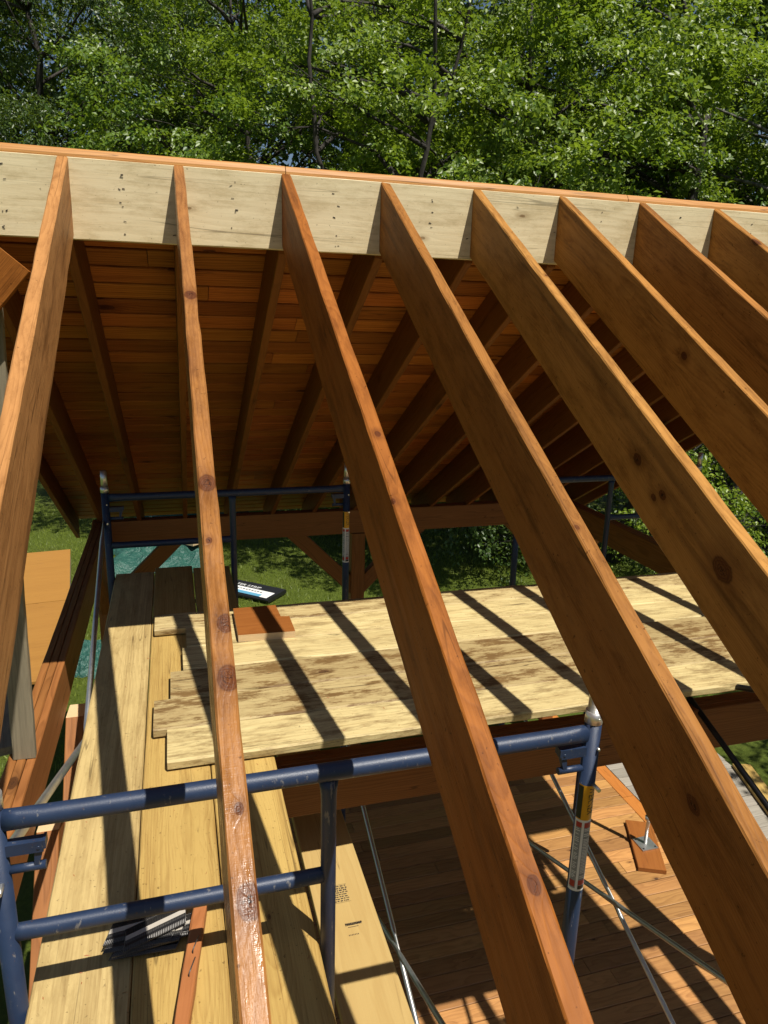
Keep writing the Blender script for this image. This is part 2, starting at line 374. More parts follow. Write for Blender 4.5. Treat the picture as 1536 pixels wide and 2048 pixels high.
m.build('ridge_board', [M['ridge'], M['hole']], pav, axes((XL, .019, 0), (1,0,0), (0,0,1)))
# near rafters (open) and far rafters (boarded)
LR = 4.34 / CT
rnx = [X1 + (i-1)*SP for i in range(0, 12)]
for i, x in enumerate(rnx):
    m = MB(); m.timber(LR, RW, RD, ch=.0035, seg=60, jit=.0009, nick=.0022, sh0=math.tan(TH), sh1=math.tan(TH), rnd=random.Random(i), bow=.004*((i*7) % 3 - 1))
    m.build('rafter', M['raf%d' % (i if i < 7 else 4 + i % 3)], pav, axes((x + RW/2, 0, 0), (0,-CT,-ST), (0,-ST,CT)))
fx = [-.68] + [X1 + (i-1)*SP - .008 for i in range(0, 11)] + [4.17]
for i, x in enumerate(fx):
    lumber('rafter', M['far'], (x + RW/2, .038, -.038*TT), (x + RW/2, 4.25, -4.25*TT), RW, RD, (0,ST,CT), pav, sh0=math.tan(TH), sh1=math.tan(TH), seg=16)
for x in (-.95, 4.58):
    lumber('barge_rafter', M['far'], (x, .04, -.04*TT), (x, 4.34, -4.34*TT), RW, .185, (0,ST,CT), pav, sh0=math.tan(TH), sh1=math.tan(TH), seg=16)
# far roof boards: tongue and groove, first one rounded and seen at the ridge
m = MB(); cap = MB(); rr = random.Random(5); bw = .138
nb = int(4.33/CT/bw) + 1
DO = Matrix(((-1,0,0,0),(0,CT,ST,0),(0,-ST,CT,0),(0,0,0,1)))
for k in range(nb):
    s0 = k*bw; cuts = [XL-.06]
    if k == 0: cuts += [.497, 2.05]
    else:
        x = XL + rr.uniform(.8, 2.2)
        while x < XR - .5: cuts.append(x); x += rr.uniform(1.6, 2.9)
    cuts.append(XR+.06)
    for a, b in zip(cuts[:-1], cuts[1:]):
        L = b - a - .003; W = bw - (.002 if k == 0 else .012); H = .034 if k else .042; c = .012 if k == 0 else .006
        seg = max(2, int(L/.25)); rings = []
        for j in range(seg+1):
            x = a + L*j/seg; q = rr.uniform(-.0006, .0006)
            pts = [(s0, c), (s0+c*.3, c*.3), (s0+c, 0), (s0+W-c, 0), (s0+W, c), (s0+W, H-c), (s0+W-c, H), (s0+c, H), (s0+c*.3, H-c*.3), (s0, H-c)]
            rings.append([(x, p[0]*CT + p[1]*ST + .002, -p[0]*ST + (p[1]+.0015+q)*CT) for p in pts])
        (cap if k == 0 else m).loft(rings)
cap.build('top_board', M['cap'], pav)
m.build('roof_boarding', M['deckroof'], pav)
m = MB(); s1 = 4.33/CT
m.add([(x_, s_*CT+h_*ST, -s_*ST+h_*CT) for h_ in (.0375, .0405) for x_, s_ in ((XL-.05, .02), (XR+.05, .02), (XR+.05, s1), (XL-.05, s1))],
      [(3,2,1,0),(4,5,6,7),(0,1,5,4),(1,2,6,5),(2,3,7,6),(3,0,4,7)])
m.build('light_block_sheet', M['black'], pav)  # unseen black sheet added so no sun leaks through the board gaps
# eave plates, gable ties and the middle tie: three plies each
def plies(p0, p1, n=3, W=.038, H=.24, mat='beam'):
    p0 = Vector(p0); p1 = Vector(p1); d = (p1-p0).normalized(); sd_ = d.cross(Vector((0,0,1)))
    m = MB()
    for k in range(n): m.timber((p1-p0).length, W-.0015, H, ch=.004, y0=(k-(n-1)/2)*W, z0=random.uniform(-.002, .002), seg=int((p1-p0).length/.2), jit=.0012)
    return m.build('beam', M[mat], pav, axes(p0, d, (0,0,1)))
plies((-.735, 3.71, ZB), (4.16, 3.71, ZB)); plies((-.735, -3.71, ZB), (4.16, -3.71, ZB))
plies((-.667, -3.65, ZB), (-.667, 3.65, ZB)); plies((4.09, -3.65, ZB), (4.09, 3.65, ZB))
plies((-.30, -.345, ZB-.012), (4.03, -.345, ZB-.012))
# posts and knee braces
for (x, y) in ((-.667, 3.71), (1.75, 3.71), (4.09, 3.71), (-.667, -3.71), (1.75, -3.71), (4.09, -3.71), (4.09, -.345)):
    lumber('post', M['beam'], (x, y, ZD), (x, y, ZB-.243), .14, .14, (0,1,0), pav, z0=.07, ch=.006, seg=14)
def knee(x, y, dx, dy, drop=.55):
    zb = ZB - .243
    lumber('knee_brace', M['beam'], (x+dx*.07, y+dy*.07, zb-drop), (x+dx*(.07+drop), y+dy*(.07+drop), zb), .088, .14, (-dx, -dy, 1), pav, z0=.07, ch=.004, seg=4,
           sh0=-1, sh1=1)
knee(1.75, 3.71, -1, 0); knee(1.75, 3.71, 1, 0); knee(-.667, 3.71, 1, 0); knee(4.09, 3.71, -1, 0); knee(4.09, 3.71, 0, -1)
knee(-.667, 3.71, 0, -1); knee(4.09, -.345, 0, 1)
for y_, L_ in ((.70, 1.5), (-.22, 1.5)):
    m = MB(); m.timber(L_, .088, .14, ch=.003, seg=6, jit=.001, sh0=-.8, mi=0); m.m[-2] = 1
    m.build('knee_brace', [M['beam'], M['cut']], pav, axes((-.565, y_, ZB-.262), (0,-.72,-.70), (0,-.70,.72)))
# unseen boarding added on the near slope at right, shaped to shade the deck
m = MB()
for k in range(28):
    s0 = .82 + k*.1405
    xa_ = (3.40 if s0 < 1.6 else 3.02) + .012*(k % 3); m.timber(4.30 - xa_, .138, .034, x0=xa_, y0=-s0, seg=4)
m.build('roof_boarding', M['deckroof'], pav, Matrix(((1,0,0,0),(0,CT,-ST,-.0*ST),(0,ST,CT,.037),(0,0,0,1))))

# ------------------------------------------------------------------ deck floor and old deck
dk = empty('cedar_deck', (1.8, 0, ZG)); tag(dk, 'new reddish cedar deck floor with an orange border board below the scaffold', 'deck')
m = MB(); rr = random.Random(9); y = -4.1
while y < 3.75:
    cuts = [-1.0]; x = -1.0 + rr.uniform(.8, 2.6)
    while x < 3.7: cuts.append(x); x += rr.uniform(1.8, 3)
    cuts.append(4.148)
    for a, b in zip(cuts[:-1], cuts[1:]): m.timber(b-a-.004, .1275, .035, x0=a, y0=y, z0=ZD + rr.uniform(-.001, .001), ch=.004, seg=max(2, int((b-a)/.5)), rnd=rr)
    y += .1335
m.build('deck_boards', M['deck'], dk)
m = MB()
for a, b in ((-4.1, -1.2), (-1.195, 2.20), (2.205, 3.78)): m.timber(b-a, .135, .035, x0=a, ch=.004, seg=6)
m.build('border_board', M['border'], dk, axes((4.218, 0, ZD), (0,1,0), (0,0,1)))
m = MB(); m.box((-.98,-4.1,ZG-.02), (4.27,3.7,ZD-.04)); m.build('joist_frame', M['beam'], dk)
od = empty('old_deck', (5.1, 0, ZG)); tag(od, 'old weathered grey board deck beyond the orange border board', 'deck')
m = MB(); y = -4
while y < 3.2:
    m.timber(1.3 + rr.uniform(0, .06), .138, .035, x0=4.30, y0=y, z0=ZD-.01+rr.uniform(-.002,.002), ch=.005, seg=4, rnd=rr); y += .143
m.build('deck_boards', M['grey'], od)
m = MB(); m.box((4.31,-4,ZG-.02), (5.55,3.2,ZD-.05)); m.build('joist_frame', M['grey'], od)
o = lumber('yellow_board', M['lvl'], (5.72, 2.35, ZD+.03), (5.15, .6, ZD+.035), .19, .036)
tag(o, 'yellow pine board lying on the old grey deck', 'board')

# ------------------------------------------------------------------ scaffold towers
def sticker(par, x, y, z1, z0, zs, R, a0, a1, main, parts=()):
    """printed sticker wrapped round a tube between angles a0..a1 (0 = +x, -90 = towards the camera)"""
    m = MB()
    def patch(A0, A1, Z0, Z1, r, mi):
        n = max(2, int(abs(A1-A0)/8)); vs = []; fs = []
        for k in range(n+1):
            a = math.radians(A0 + (A1-A0)*k/n)
            vs += [(x+r*math.cos(a), y+r*math.sin(a), Z0), (x+r*math.cos(a), y+r*math.sin(a), Z1)]
        for k in range(n): fs.append((2*k, 2*k+2, 2*k+3, 2*k+1))
        m.add(vs, fs, mi, True)
    patch(a0, a1, zs, z1, R+.0008, 0); patch(a0, a1, z0, zs, R+.0008, 1)
    W = a1-a0; hgt = zs-z0
    for f0, f1, zz0, zz1, mi in ((.10,.40,.04,.90,2),(.52,.92,.04,.90,2),(.10,.40,.90,.97,3),(.52,.92,.90,.97,3),(.08,.36,.06,.15,3),(.52,.92,.09,.16,3),(.52,.92,.03,.08,4),(.0,.45,1.02,1.44,0)):
        if mi == 0: continue
        patch(a0+W*f0, a0+W*f1, z0+hgt*zz0, z0+hgt*zz1, R+(.0012 if mi == 2 else .0015), mi)
    # rows that read as small print
    rr = random.Random(2)
    for f0, f1 in ((.12,.38),(.54,.90)):
        z = z0 + hgt*.19
        while z < z0+hgt*.88:
            patch(a0+W*(f0+rr.uniform(0,.02)), a0+W*(f1-rr.uniform(0,.12)), z, z+.0022, R+.0015, 1); z += rr.choice((.005,.005,.006,.012))
    patch(a0, a0+W*.30, zs+.004, z1-.004, R+.0013, 4)
    o = m.build('warning_sticker', [M['yellow'], M['white'], M['greyprint'], M['red'], M['dark']], par)
    tag(o, 'yellow and white printed warning sticker')
    # lettering running down the yellow band
    cu = bpy.data.curves.new('lettering', 'FONT'); cu.body = 'WERNER'; cu.size = .026; cu.extrude = 0; cu.align_x = 'CENTER'; cu.align_y = 'CENTER'
    t = bpy.data.objects.new('tmp', cu); COL.objects.link(t); dg = bpy.context.evaluated_depsgraph_get(); dg.update()
    me = bpy.data.meshes.new_from_object(t.evaluated_get(dg)); bpy.data.objects.remove(t)
    ac = math.radians(a0 + W*.72); zc = (z1+zs)/2 + .008
    for v in me.vertices:
        px, py = v.co.x, v.co.y           # text x runs down the tube, text y runs to the right
        a = ac + py/R
        v.co = (x+(R+.0016)*math.cos(a), y+(R+.0016)*math.sin(a), zc - px*.86)
    me.materials.append(M['dark'])
    link(bpy.data.objects.new('lettering', me), par)
    return o
RP, RB, RL = .0235, .0235, .0205
def lock(par, x, y, z, s):
    """guard rail lock: square arm, hinged flap and stub below; s = direction from the post"""
    m = MB(); a, b = sorted((x + s*.02, x + s*.098))
    m.box((a, y-.013, z-.013), (b, y+.013, z+.016)); m.box((min(x+s*.098, x+s*.104), y-.015, z-.004), (max(x+s*.098, x+s*.104), y+.015, z+.018))
    m.tube([(x+s*.02, y, z-.057), (x+s*.098, y, z-.057)], .0105, n=12)
    m.tube([(x+s*.088, y-.015, z), (x+s*.088, y+.015, z)], .004, n=8)
    m.add([(x+s*.097, y-.008, z-.01), (x+s*.078, y-.008, z-.01), (x+s*.074, y-.008, z-.052), (x+s*.085, y-.008, z-.052),
           (x+s*.097, y+.008, z-.01), (x+s*.078, y+.008, z-.01), (x+s*.074, y+.008, z-.052), (x+s*.085, y+.008, z-.052)],
          [(0,1,2,3),(7,6,5,4),(0,4,5,1),(1,5,6,2),(2,6,7,3),(3,7,4,0)])
    m.build('guard_lock', M['blue'], par)
def frame(par, xa, xb, y, ztop, label=True, flip=False, arch=False, pins=True):
    """walk-through end frame: two posts, top bar, low bar to an inner upright and rungs"""
    m = MB(); zt = ztop; zb = ztop - 1.52; zl = ztop - .345
    top = zt - .036
    for x in (xa, xb): m.tube([(x, y, zb), (x, y, zt)], RP, n=20)
    fl = [(1.15,.55),(1.05,.8),(1,1),(1,1),(1,1),(1.05,.8),(1.15,.55)]
    fl = [(b, a) for a, b in fl]
    def bar(x0, x1, z, r):
        d = x1-x0; k = .055*(1 if d > 0 else -1)
        xs = [x0, x0+k*.6, x0+k*1.5, x0+d/2, x1-k*1.5, x1-k*.6, x1]
        m.tube([(q, y, z) for q in xs], r, n=18, squash=[(.72,1.18),(.86,1.08),(1,1),(1,1),(1,1),(.86,1.08),(.72,1.18)])
    if not arch: bar(xa+RP*.8, xb-RP*.8, top, RB)
    xi = (xa + .767) if not flip else (xb - .767)
    near = xa if not flip else xb
    if not arch:
        m.tube([(xi, y, zb+.02), (xi, y, top-.07), (xi, y, top-.045), (xi, y, top-.02)], RL, n=16, squash=[(1,1),(1,1),(1.1,.9),(1.3,.7)])
        bar(near, xi, zl, RL)
    for zz in (() if flip else (ztop-.76, ztop-1.1)): m.tube([(near, y, zz), (xi, y, zz)], .0135, n=12)
    fr = m.build('end_frame', M['blue'], par)
    if pins:
        for x in (xa, xb):
            p = MB(); p.tube([(x, y, zt-.001), (x, y, zt+.035)], RP+.0012, n=20); p.tube([(x, y, zt+.034), (x, y, zt+.135)], .0195, n=18)
            p.tube([(x, y-RP-.001, zt+.018), (x, y-RP-.004, zt+.018)], .0035, n=8)
            p.build('coupling_pin', M['chrome'], fr)
            p = MB(); p.tube([(x+.008, y-.02, zt-.075), (x+.0085, y-RP-.007, zt-.075)], [.005, .0035], n=10)
            p.build('lock_button', M['chrome'], fr)
            p = MB(); p.tube([(x+.006, y-.02, zt-.19), (x+.007, y-RP-.030, zt-.19)], .006, n=10)
            p.build('brace_stud', M['chrome'], fr)
    lock(fr, xb, y, ztop-.088, -1); lock(fr, xa, y, ztop-.112, 1)
    if label: sticker(fr, xb, y, ztop-.194, ztop-.555, ztop-.309, RP, -178, -42, 0)
    return fr
def brace(par, x, y0, z0, y1, z1, mt='galv'):
    """one flattened tube of a cross brace, from y0,z0 to y1,z1"""
    a = Vector((x, y0, z0)); b = Vector((x, y1, z1)); m = MB()
    us = [0, .012, .03, .06, .47, .485, .515, .53, .94, .97, .988, 1]
    sq = [(.3,1.7),(.3,1.7),(.5,1.4),(1,1),(1,1),(.55,1.35),(.55,1.35),(1,1),(1,1),(.5,1.4),(.3,1.7),(.3,1.7)]
    m.tube([a + (b-a)*u for u in us], .0145, n=12, squash=sq)
    return m.build('cross_brace', M[mt], par)
def tower(name, xa, xb, ya, yb, ztop, label, bl, br, flip=False, right_top=False, dx=.0):
    t = empty(name, ((xa+xb)/2, (ya+yb)/2, ZD)); tag(t, label, 'scaffold', 'scaffold towers')
    z = ztop; z2 = ztop - 1.525
    for y in (ya, yb): frame(t, xa, xb, y, z, flip=flip, label=not flip)
    for y in (ya, yb): frame(t, xa, xb, y, z2, pins=False, label=False, flip=flip)
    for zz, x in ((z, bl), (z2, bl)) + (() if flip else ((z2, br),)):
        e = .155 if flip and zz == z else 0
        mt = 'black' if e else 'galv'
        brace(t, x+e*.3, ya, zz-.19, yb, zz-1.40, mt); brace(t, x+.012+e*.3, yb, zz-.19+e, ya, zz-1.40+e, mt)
    for x in (xa, xb):
        for y in (ya, yb):
            m = MB(); m.tube([(x, y, z2-1.50), (x, y, ZD+.052)], .0165, n=14)
            m.tube([(x, y, ZD+.30), (x, y, ZD+.33)], .035, n=6); m.box((x-.08, y-.08, ZD+.043), (x+.08, y+.08, ZD+.051))
            for sx in (-.06, .06):
                for sy in (-.06, .06): m.tube([(x+sx, y+sy, ZD+.050), (x+sx, y+sy, ZD+.0525)], .009, mi=1, n=10)
            m.build('screw_jack', [M['galv'], M['dark']], t)
    return t
tower('scaffold_tower', -.405, 1.119, -1.507, 1.53, -1.612, 'blue tube scaffold tower with the pale plank walkway inside its frames, nearest the viewer', -.436, 1.076)
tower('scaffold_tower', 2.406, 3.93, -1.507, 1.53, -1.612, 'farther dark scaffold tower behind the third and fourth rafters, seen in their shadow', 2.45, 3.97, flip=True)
# sole boards under the jacks
for i, (x, y) in enumerate(((-.405,-1.507),(1.119,-1.507),(-.405,1.53),(1.119,1.53),(2.406,-1.507),(3.93,-1.507),(2.406,1.53),(3.93,1.53))):
    L = .62; r = .1 if i != 7 else .42
    o = lumber('sole_board', M['block'], (x - L/2*math.sin(r), y - L/2*math.cos(r), ZD+.0405), (x + L/2*math.sin(r), y + L/2*math.cos(r), ZD+.0405), .235, .038)
    tag(o, ['stained board under the near left foot of the blue scaffold', 'stained board under the near right foot of the blue scaffold', 'stained board under the far left foot of the blue scaffold',
            'stained board under the far right foot of the blue scaffold', 'stained board under the near left foot of the dark scaffold', 'stained board under the near right foot of the dark scaffold',
            'stained board under the far left foot of the dark scaffold', 'brown stained board under the galvanised jack foot, next to the orange deck border'][i], 'board', 'boards under the scaffold feet')

# ------------------------------------------------------------------ planks
LAB = ['laminated pale plank with long dark shadow, leftmost of the three walkway planks', 'middle laminated plank of the walkway carrying the nail strips',
       'right laminated plank of the walkway beside the lower stamped plank']
PW = .2415; x = -.386
for k in range(3):
    y1 = (1.62, 1.69, 1.64)[k]
    o = lumber('scaffold_plank', M['lvlgrey'] if k == 0 else M['lvl'], (x+PW/2, -2.9, ZP), (x+PW/2, y1, ZP), PW-.004, .038, ch=.004, seg=30, jit=.0008)
    o.color = ((.9,.12,0,1), (.5,0,0,1), (.3,0,0,1))[k]
    tag(o, LAB[k], 'plank', 'long planks of the scaffold walkway'); x += PW
edges = [.785, .578, .338, .098, -.152, -.394, -.626]
lef = [-.125, .033, .012, -.045, -.112, -.058]
LC = ['farthest crosswise plank, weathered, carrying the top edge of the brown offcut', 'bright crosswise plank under the brown offcut, second from the far edge',
      'clean pale crosswise plank between the offcut plank and the brown stained one', 'brownest crosswise plank, greyed and stained, in the middle of the platform',
      'grey brown crosswise plank reaching farthest left, second from the near edge', 'near edge crosswise plank with a bright dirty face above the blue bar']
for k in range(6):
    a, b = edges[k], edges[k+1]
    o = lumber('cross_plank', M['pine'], (lef[k], (a+b)/2, ZC), (lef[k]+3.62, (a+b)/2 + .003*(k % 3 - 1), ZC), a-b-.005, .040, ch=.007, seg=40, jit=.0013, nick=.006)
    o.color = ((.9,.30,0,1), (.6,.0,0,1), (.5,.06,0,1), (1,.70,0,1), (1,.50,0,1), (.75,.03,0,1))[k]
    tag(o, LC[k], 'plank', 'planks laid crosswise on the walkway')
# lower plank with lumber stamps
m = MB(); m.timber(4.0, .24, .038, ch=.003, seg=16, jit=.0005)
rr = random.Random(21)
def ink(u, v, du, dv):
    m.add([(u-du, v-dv, .0006), (u+du, v-dv, .0006), (u+du, v+dv, .0006), (u-du, v+dv, .0006)], [(0,1,2,3)], 1)
# plank frame: local x runs towards the viewer (-y), local y to the right... placed below
SX, SY = 1.125, -.004
for row in range(8):                                    # block of small print lines
    u = SX + row*.0115
    if row in (0, 7): c = SY - .034
    else: c = SY - .030
    while c < SY + .034:
        wd = rr.uniform(.002, .006); ink(u + rr.uniform(-.0006,.0006), c, .0038 if row in (1,2) else .003, wd*.8); c += wd*1.6 + rr.uniform(.001, .004)
for k in range(26): ink(SX - .008, SY - .036 + k*.0029, .0007, .0012); ink(SX + .089, SY - .036 + k*.0029, .0007, .0012)
c = SY - .012
while c < SY + .050: ink(SX + .205, c, .0065, .0026); ink(SX + .205 + rr.uniform(-.003,.003), c+.002, .003, .003); c += .0068
c = SY - .004
while c < SY + .038: ink(SX + .220, c, .0016, .0018); c += .0048
c = SY - .010
while c < SY + .028: ink(SX + .258, c, .0030, .0016); c += .0062
o = m.build('scaffold_plank', [M['stamped'], M['ink']], None, axes((.607, .55, -2.885), (0,-1,0), (0,0,1)))
tag(o, 'clean pine plank with black lumber stamps, lying lower between walkway and deck', 'plank')

# offcut block with a notch
m = MB(); t_ = .038
out = [(.285,.335), (.572,.322), (.572,.520), (.527,.527), (.520,.690), (.288,.690)]
m.add([(x, y, ZC+.0005) for x, y in out] + [(x, y, ZC+t_) for x, y in out], [(5,4,3,2,1,0), (6,7,8,9,10,11)] , 0)
n = 6
m.f += [[i, (i+1) % n, n+(i+1) % n, n+i] for i in range(n)]; m.m += [1,0,1,0,0,0]; m.sm += [False]*6
o = m.build('lumber_offcut', [M['block'], M['cut']]); tag(o, 'notched brown stained offcut with pale cut edge lying on the crosswise planks', 'offcut')
# stained cleat with bent nails on the walkway
m = MB(); m.timber(.72, .036, .036, ch=.003, seg=14, jit=.0016)
for u, b in ((.165,.03), (.235,.034)):
    m.tube([(u, .001, -.002), (u-.001, .002, .010), (u-.012, .005, .013), (u-.012-b, .011, .012)], .0016, mi=1, n=6)
for u in (.05, .075): m.tube([(u, -.016, -.018), (u+.004, -.06, -.018)], .0016, mi=1, n=6)
o = m.build('wood_cleat', [M['stick'], M['nail']], None, axes((.034, -1.325, ZP+.0365), (-.165, -1, 0), (0,0,1)))
tag(o, 'short brown stained cleat with bent nails lying on the middle walkway plank', 'wood strip')

# collated nail strips in a loose pile
def nail_strip(L=.165, n=36):
    m = MB(); hl = .034
    for k in range(n):
        u = -L/2 + L*k/(n-1); sl = .014
        m.tube([(u - sl, -hl, 0), (u + sl, hl, 0)], .00215, n=6)
        m.tube([(u + sl, hl, 0), (u + sl*1.03, hl+.0016, 0)], .0037, n=8)
    for c, wd in ((.006, .0075), (-.016, .004)):
        o = .0024; q = .014*c/hl
        m.add([(-L/2+q-wd*.35, c-wd, o), (L/2+q-wd*.35, c-wd, o), (L/2+q+wd*.35, c+wd, o), (-L/2+q+wd*.35, c+wd, o)], [(0,1,2,3)], 1 if c > 0 else 2)
        m.add([(-L/2+q-wd*.35, c-wd, -o), (L/2+q-wd*.35, c-wd, -o), (L/2+q+wd*.35, c+wd, -o), (-L/2+q+wd*.35, c+wd, -o)], [(3,2,1,0)], 1 if c > 0 else 2)
    return m
base = nail_strip()
NL = ['topmost collated nail strip with a bright pale tape, lying across the pile', 'nail strip under the topmost one, turned left', 'nail strip in the middle of the pile, nails fanned left',
      'nail strip in the lower middle of the pile', 'nail strip sticking out on the right of the pile', 'nail strip at the bottom of the pile', 'nail strip at the far side of the pile near the blue bar']
spots = [(-.085,-1.374,.034,.36), (-.125,-1.356,.029,.10), (-.12,-1.388,.024,-.03), (-.10,-1.392,.019,.08), (-.075,-1.382,.0135,.18), (-.105,-1.398,.0085,-.04), (-.105,-1.350,.0035,.12)]
for k, (x, y, z, a) in enumerate(spots):
    Mx = Matrix.Translation((x, y, ZP+z)) @ Matrix.Rotation(a, 4, 'Z') @ Matrix.Rotation(.02*(k % 3-1), 4, 'X')
    if k == 0: o = base.build('nail_strip', [M['nail'], M['tape'], M['dark']], None, Mx); o0 = o
    else:
        o = o0.copy(); link(o, None, Mx)
    tag(o, NL[k], 'nail strip', 'collated nail strips piled on the walkway')
# bark and wood chips on the planks
m = MB(); rr = random.Random(4)
for k in range(260):
    if k < 110: x, y, z = rr.uniform(-.37, .33), rr.uniform(-1.6, 1.5), ZP
    else: x, y, z = rr.uniform(.2, 2.6), rr.uniform(-.6, .76), ZC
    if z == ZP and x > -.05 and y > -.62 and y < .8: continue
    a = rr.uniform(0, pi); L = rr.uniform(.002, .009); h = rr.uniform(.0007, .0016)
    ca, sa = math.cos(a)*L, math.sin(a)*L; nx, ny = -math.sin(a)*h, math.cos(a)*h
    m.add([(x-ca, y-sa, z), (x+nx, y+ny, z+.0005), (x+ca, y+sa, z+.0012), (x-nx, y-ny, z+.0018)], [(0,1,2,3), (0,3,1), (1,3,2)])
tag(m.build('wood_chips', M['stick']), 'tiny brown bark and wood chips scattered over the planks', 'debris', kind='stuff')

# ------------------------------------------------------------------ pieces at the left
o = lumber('prop_stud', M['prop'], (-.655, -.075, ZB+.003), (-.592, -.075, -.235), .089, .038, (0,-1,0), None, seg=24, jit=.0012)
tag(o, 'weathered grey prop stud leaning from the left beam up to the ridge', 'stud')
o = lumber('gable_board', M['raf2'], (-.524, -.15, -.335), (-1.11, -.15, -1.02), .038, .235, (-.8,0,.6), None, z0=.1175, seg=8)
tag(o, 'orange brown board end sticking in at the left picture edge below the ridge', 'board')
o = lumber('beam_offcut', M['prop'], (-.735, -.03, ZB+.042), (-.86, .55, ZB+.045), .14, .038, (0,0,1), None)
tag(o, 'grey weathered board lying on the left beam beside the prop stud', 'board')

# plywood sheets on sawhorses on the lawn
hs = empty('pallet', (-2.4, 9, ZG)); tag(hs, 'low wooden pallet on the lawn under the plywood sheets', 'pallet')
ZPY = -5.10; PM = Matrix.Translation((-2.07, 11.6, ZPY)) @ Matrix.Rotation(math.radians(6.5), 4, 'Z')
for k in range(3):
    q = MB(); q.box((-1.1 + k*.5, -5.3, ZG-ZPY), (-1.0 + k*.5, -.2, -.040)); q.build('bearer', M['grey'], hs, PM)
for k, (ya, yb) in enumerate(((-2.76, 0), (-5.54, -2.78))):
    m = MB(); m.box((-1.22, ya, -.036), (-.0 - .02*k, yb, 0))
    o = m.build('plywood_sheet', M['ply'], None, PM); tag(o, ['orange plywood sheet farther from the viewer with a pale streaked face', 'orange plywood sheet nearer the viewer with wavy grain, below the other'][k], 'plywood', 'plywood sheets on the lawn')

# crumpled tarps
def tarp_mat():
    s = N('teal_tarpaulin'); tc = s.n('ShaderNodeTexCoord').outputs['Object']; a = s.noise(tc, 7, 5, .65)
    s.bsdf(s.mix(a, (.008,.044,.034), (.034,.125,.096)), .4, s.bump(s.noise(tc, 13, 4, .6), .05)); return s.mat
M['tarp'] = tarp_mat()
def tarp(x, y, sx, sy, seed, label, h=.22):
    n = 34; rr = np.random.default_rng(seed); g = np.zeros((n+1, n+1))
    for k in range(26):
        a = rr.uniform(0, pi); fq = rr.uniform(3, 15); ph = rr.uniform(0, 6.3); U, V = np.meshgrid(np.linspace(0,1,n+1), np.linspace(0,1,n+1), indexing='ij')
        g += (1-np.abs(np.sin(fq*(U*math.cos(a)+V*math.sin(a))+ph)))**2 / fq**.6
    g = (g-g.min())/(g.max()-g.min()); m = MB(); vs = []
    for i in range(n+1):
        for j in range(n+1):
            u, v = i/n-.5, j/n-.5; e = max(0, 1-(max(abs(u),abs(v))*2)**6)
            rj = 1 + .07*math.sin(5*math.atan2(v, u)+seed) + .05*math.sin(11*math.atan2(v, u)+2*seed)
            vs.append((u*sx*rj, v*sy*rj, (g[i,j]*h+.03)*e + .01))
    fs = [(i*(n+1)+j, (i+1)*(n+1)+j, (i+1)*(n+1)+j+1, i*(n+1)+j+1) for i in range(n) for j in range(n)]
    m.add(vs, fs, 0, False)
    tag(m.build('tarp', M['tarp'], None, Matrix.Translation((x, y, ZG))), label, 'tarp', 'teal tarps on the lawn')
tarp(-.35, 11.4, 1.9, 2.2, 1, 'crumpled teal tarp on the lawn seen under the far eave beam', .35)
tarp(-1.22, 6.9, .62, 1.1, 2, 'teal tarp behind the left scaffold brace')
tarp(.2, 14.6, 2.2, 1.2, 3, 'teal tarp strip farthest away, just below the roof edge', .3)
o = lumber('lumber_piece', M['cut'], (.16, 11.2, ZG+.35), (1.0, 12.0, ZG+.35), .3, .1); tag(o, 'short pale piece of lumber lying beside the teal tarp', 'lumber')
# wrapped bundle with printing
bd = empty('shingle_bundle', (1.2, 8.9, ZG)); tag(bd, 'black and white printed bundle lying on the lawn behind the planks', 'bundle')
B = axes((.66, 9.40, ZG+.10), (.86, -.78, 0), (0,0,1))
m = MB(); m.timber(1.25, .56, .07, ch=.02, seg=8, jit=.005); m.build('wrapper', M['dark'], bd, B)
m = MB(); m.add([(.0,-.26,.0085),(1.20,-.26,.0085),(1.20,.0,.0085),(.0,.0,.0085)], [(0,1,2,3)], 0)
m.add([(.0,-.26,.010),(1.05,-.26,.010),(1.05,-.16,.010),(.0,-.16,.010)], [(0,1,2,3)], 1)
rr = random.Random(8)
for k in range(16): u = .05 + k*.06; m.add([(u,-.10,.0105),(u+.035,-.10,.0105),(u+.04,-.065,.0105),(u,-.07,.0105)], [(0,1,2,3)], 2)
m.build('printed_band', [M['white'], M['sky'], M['dark']], bd, B)
cu = bpy.data.curves.new('lettering', 'FONT'); cu.body = 'STARTER STRIP'; cu.size = .115; cu.extrude = 0
t = bpy.data.objects.new('tmp', cu); COL.objects.link(t); dg = bpy.context.evaluated_depsgraph_get(); dg.update()
me = bpy.data.meshes.new_from_object(t.evaluated_get(dg)); bpy.data.objects.remove(t); me.materials.append(M['white'])
link(bpy.data.objects.new('lettering', me), bd, B @ Matrix.Translation((.08, .03, .012)))

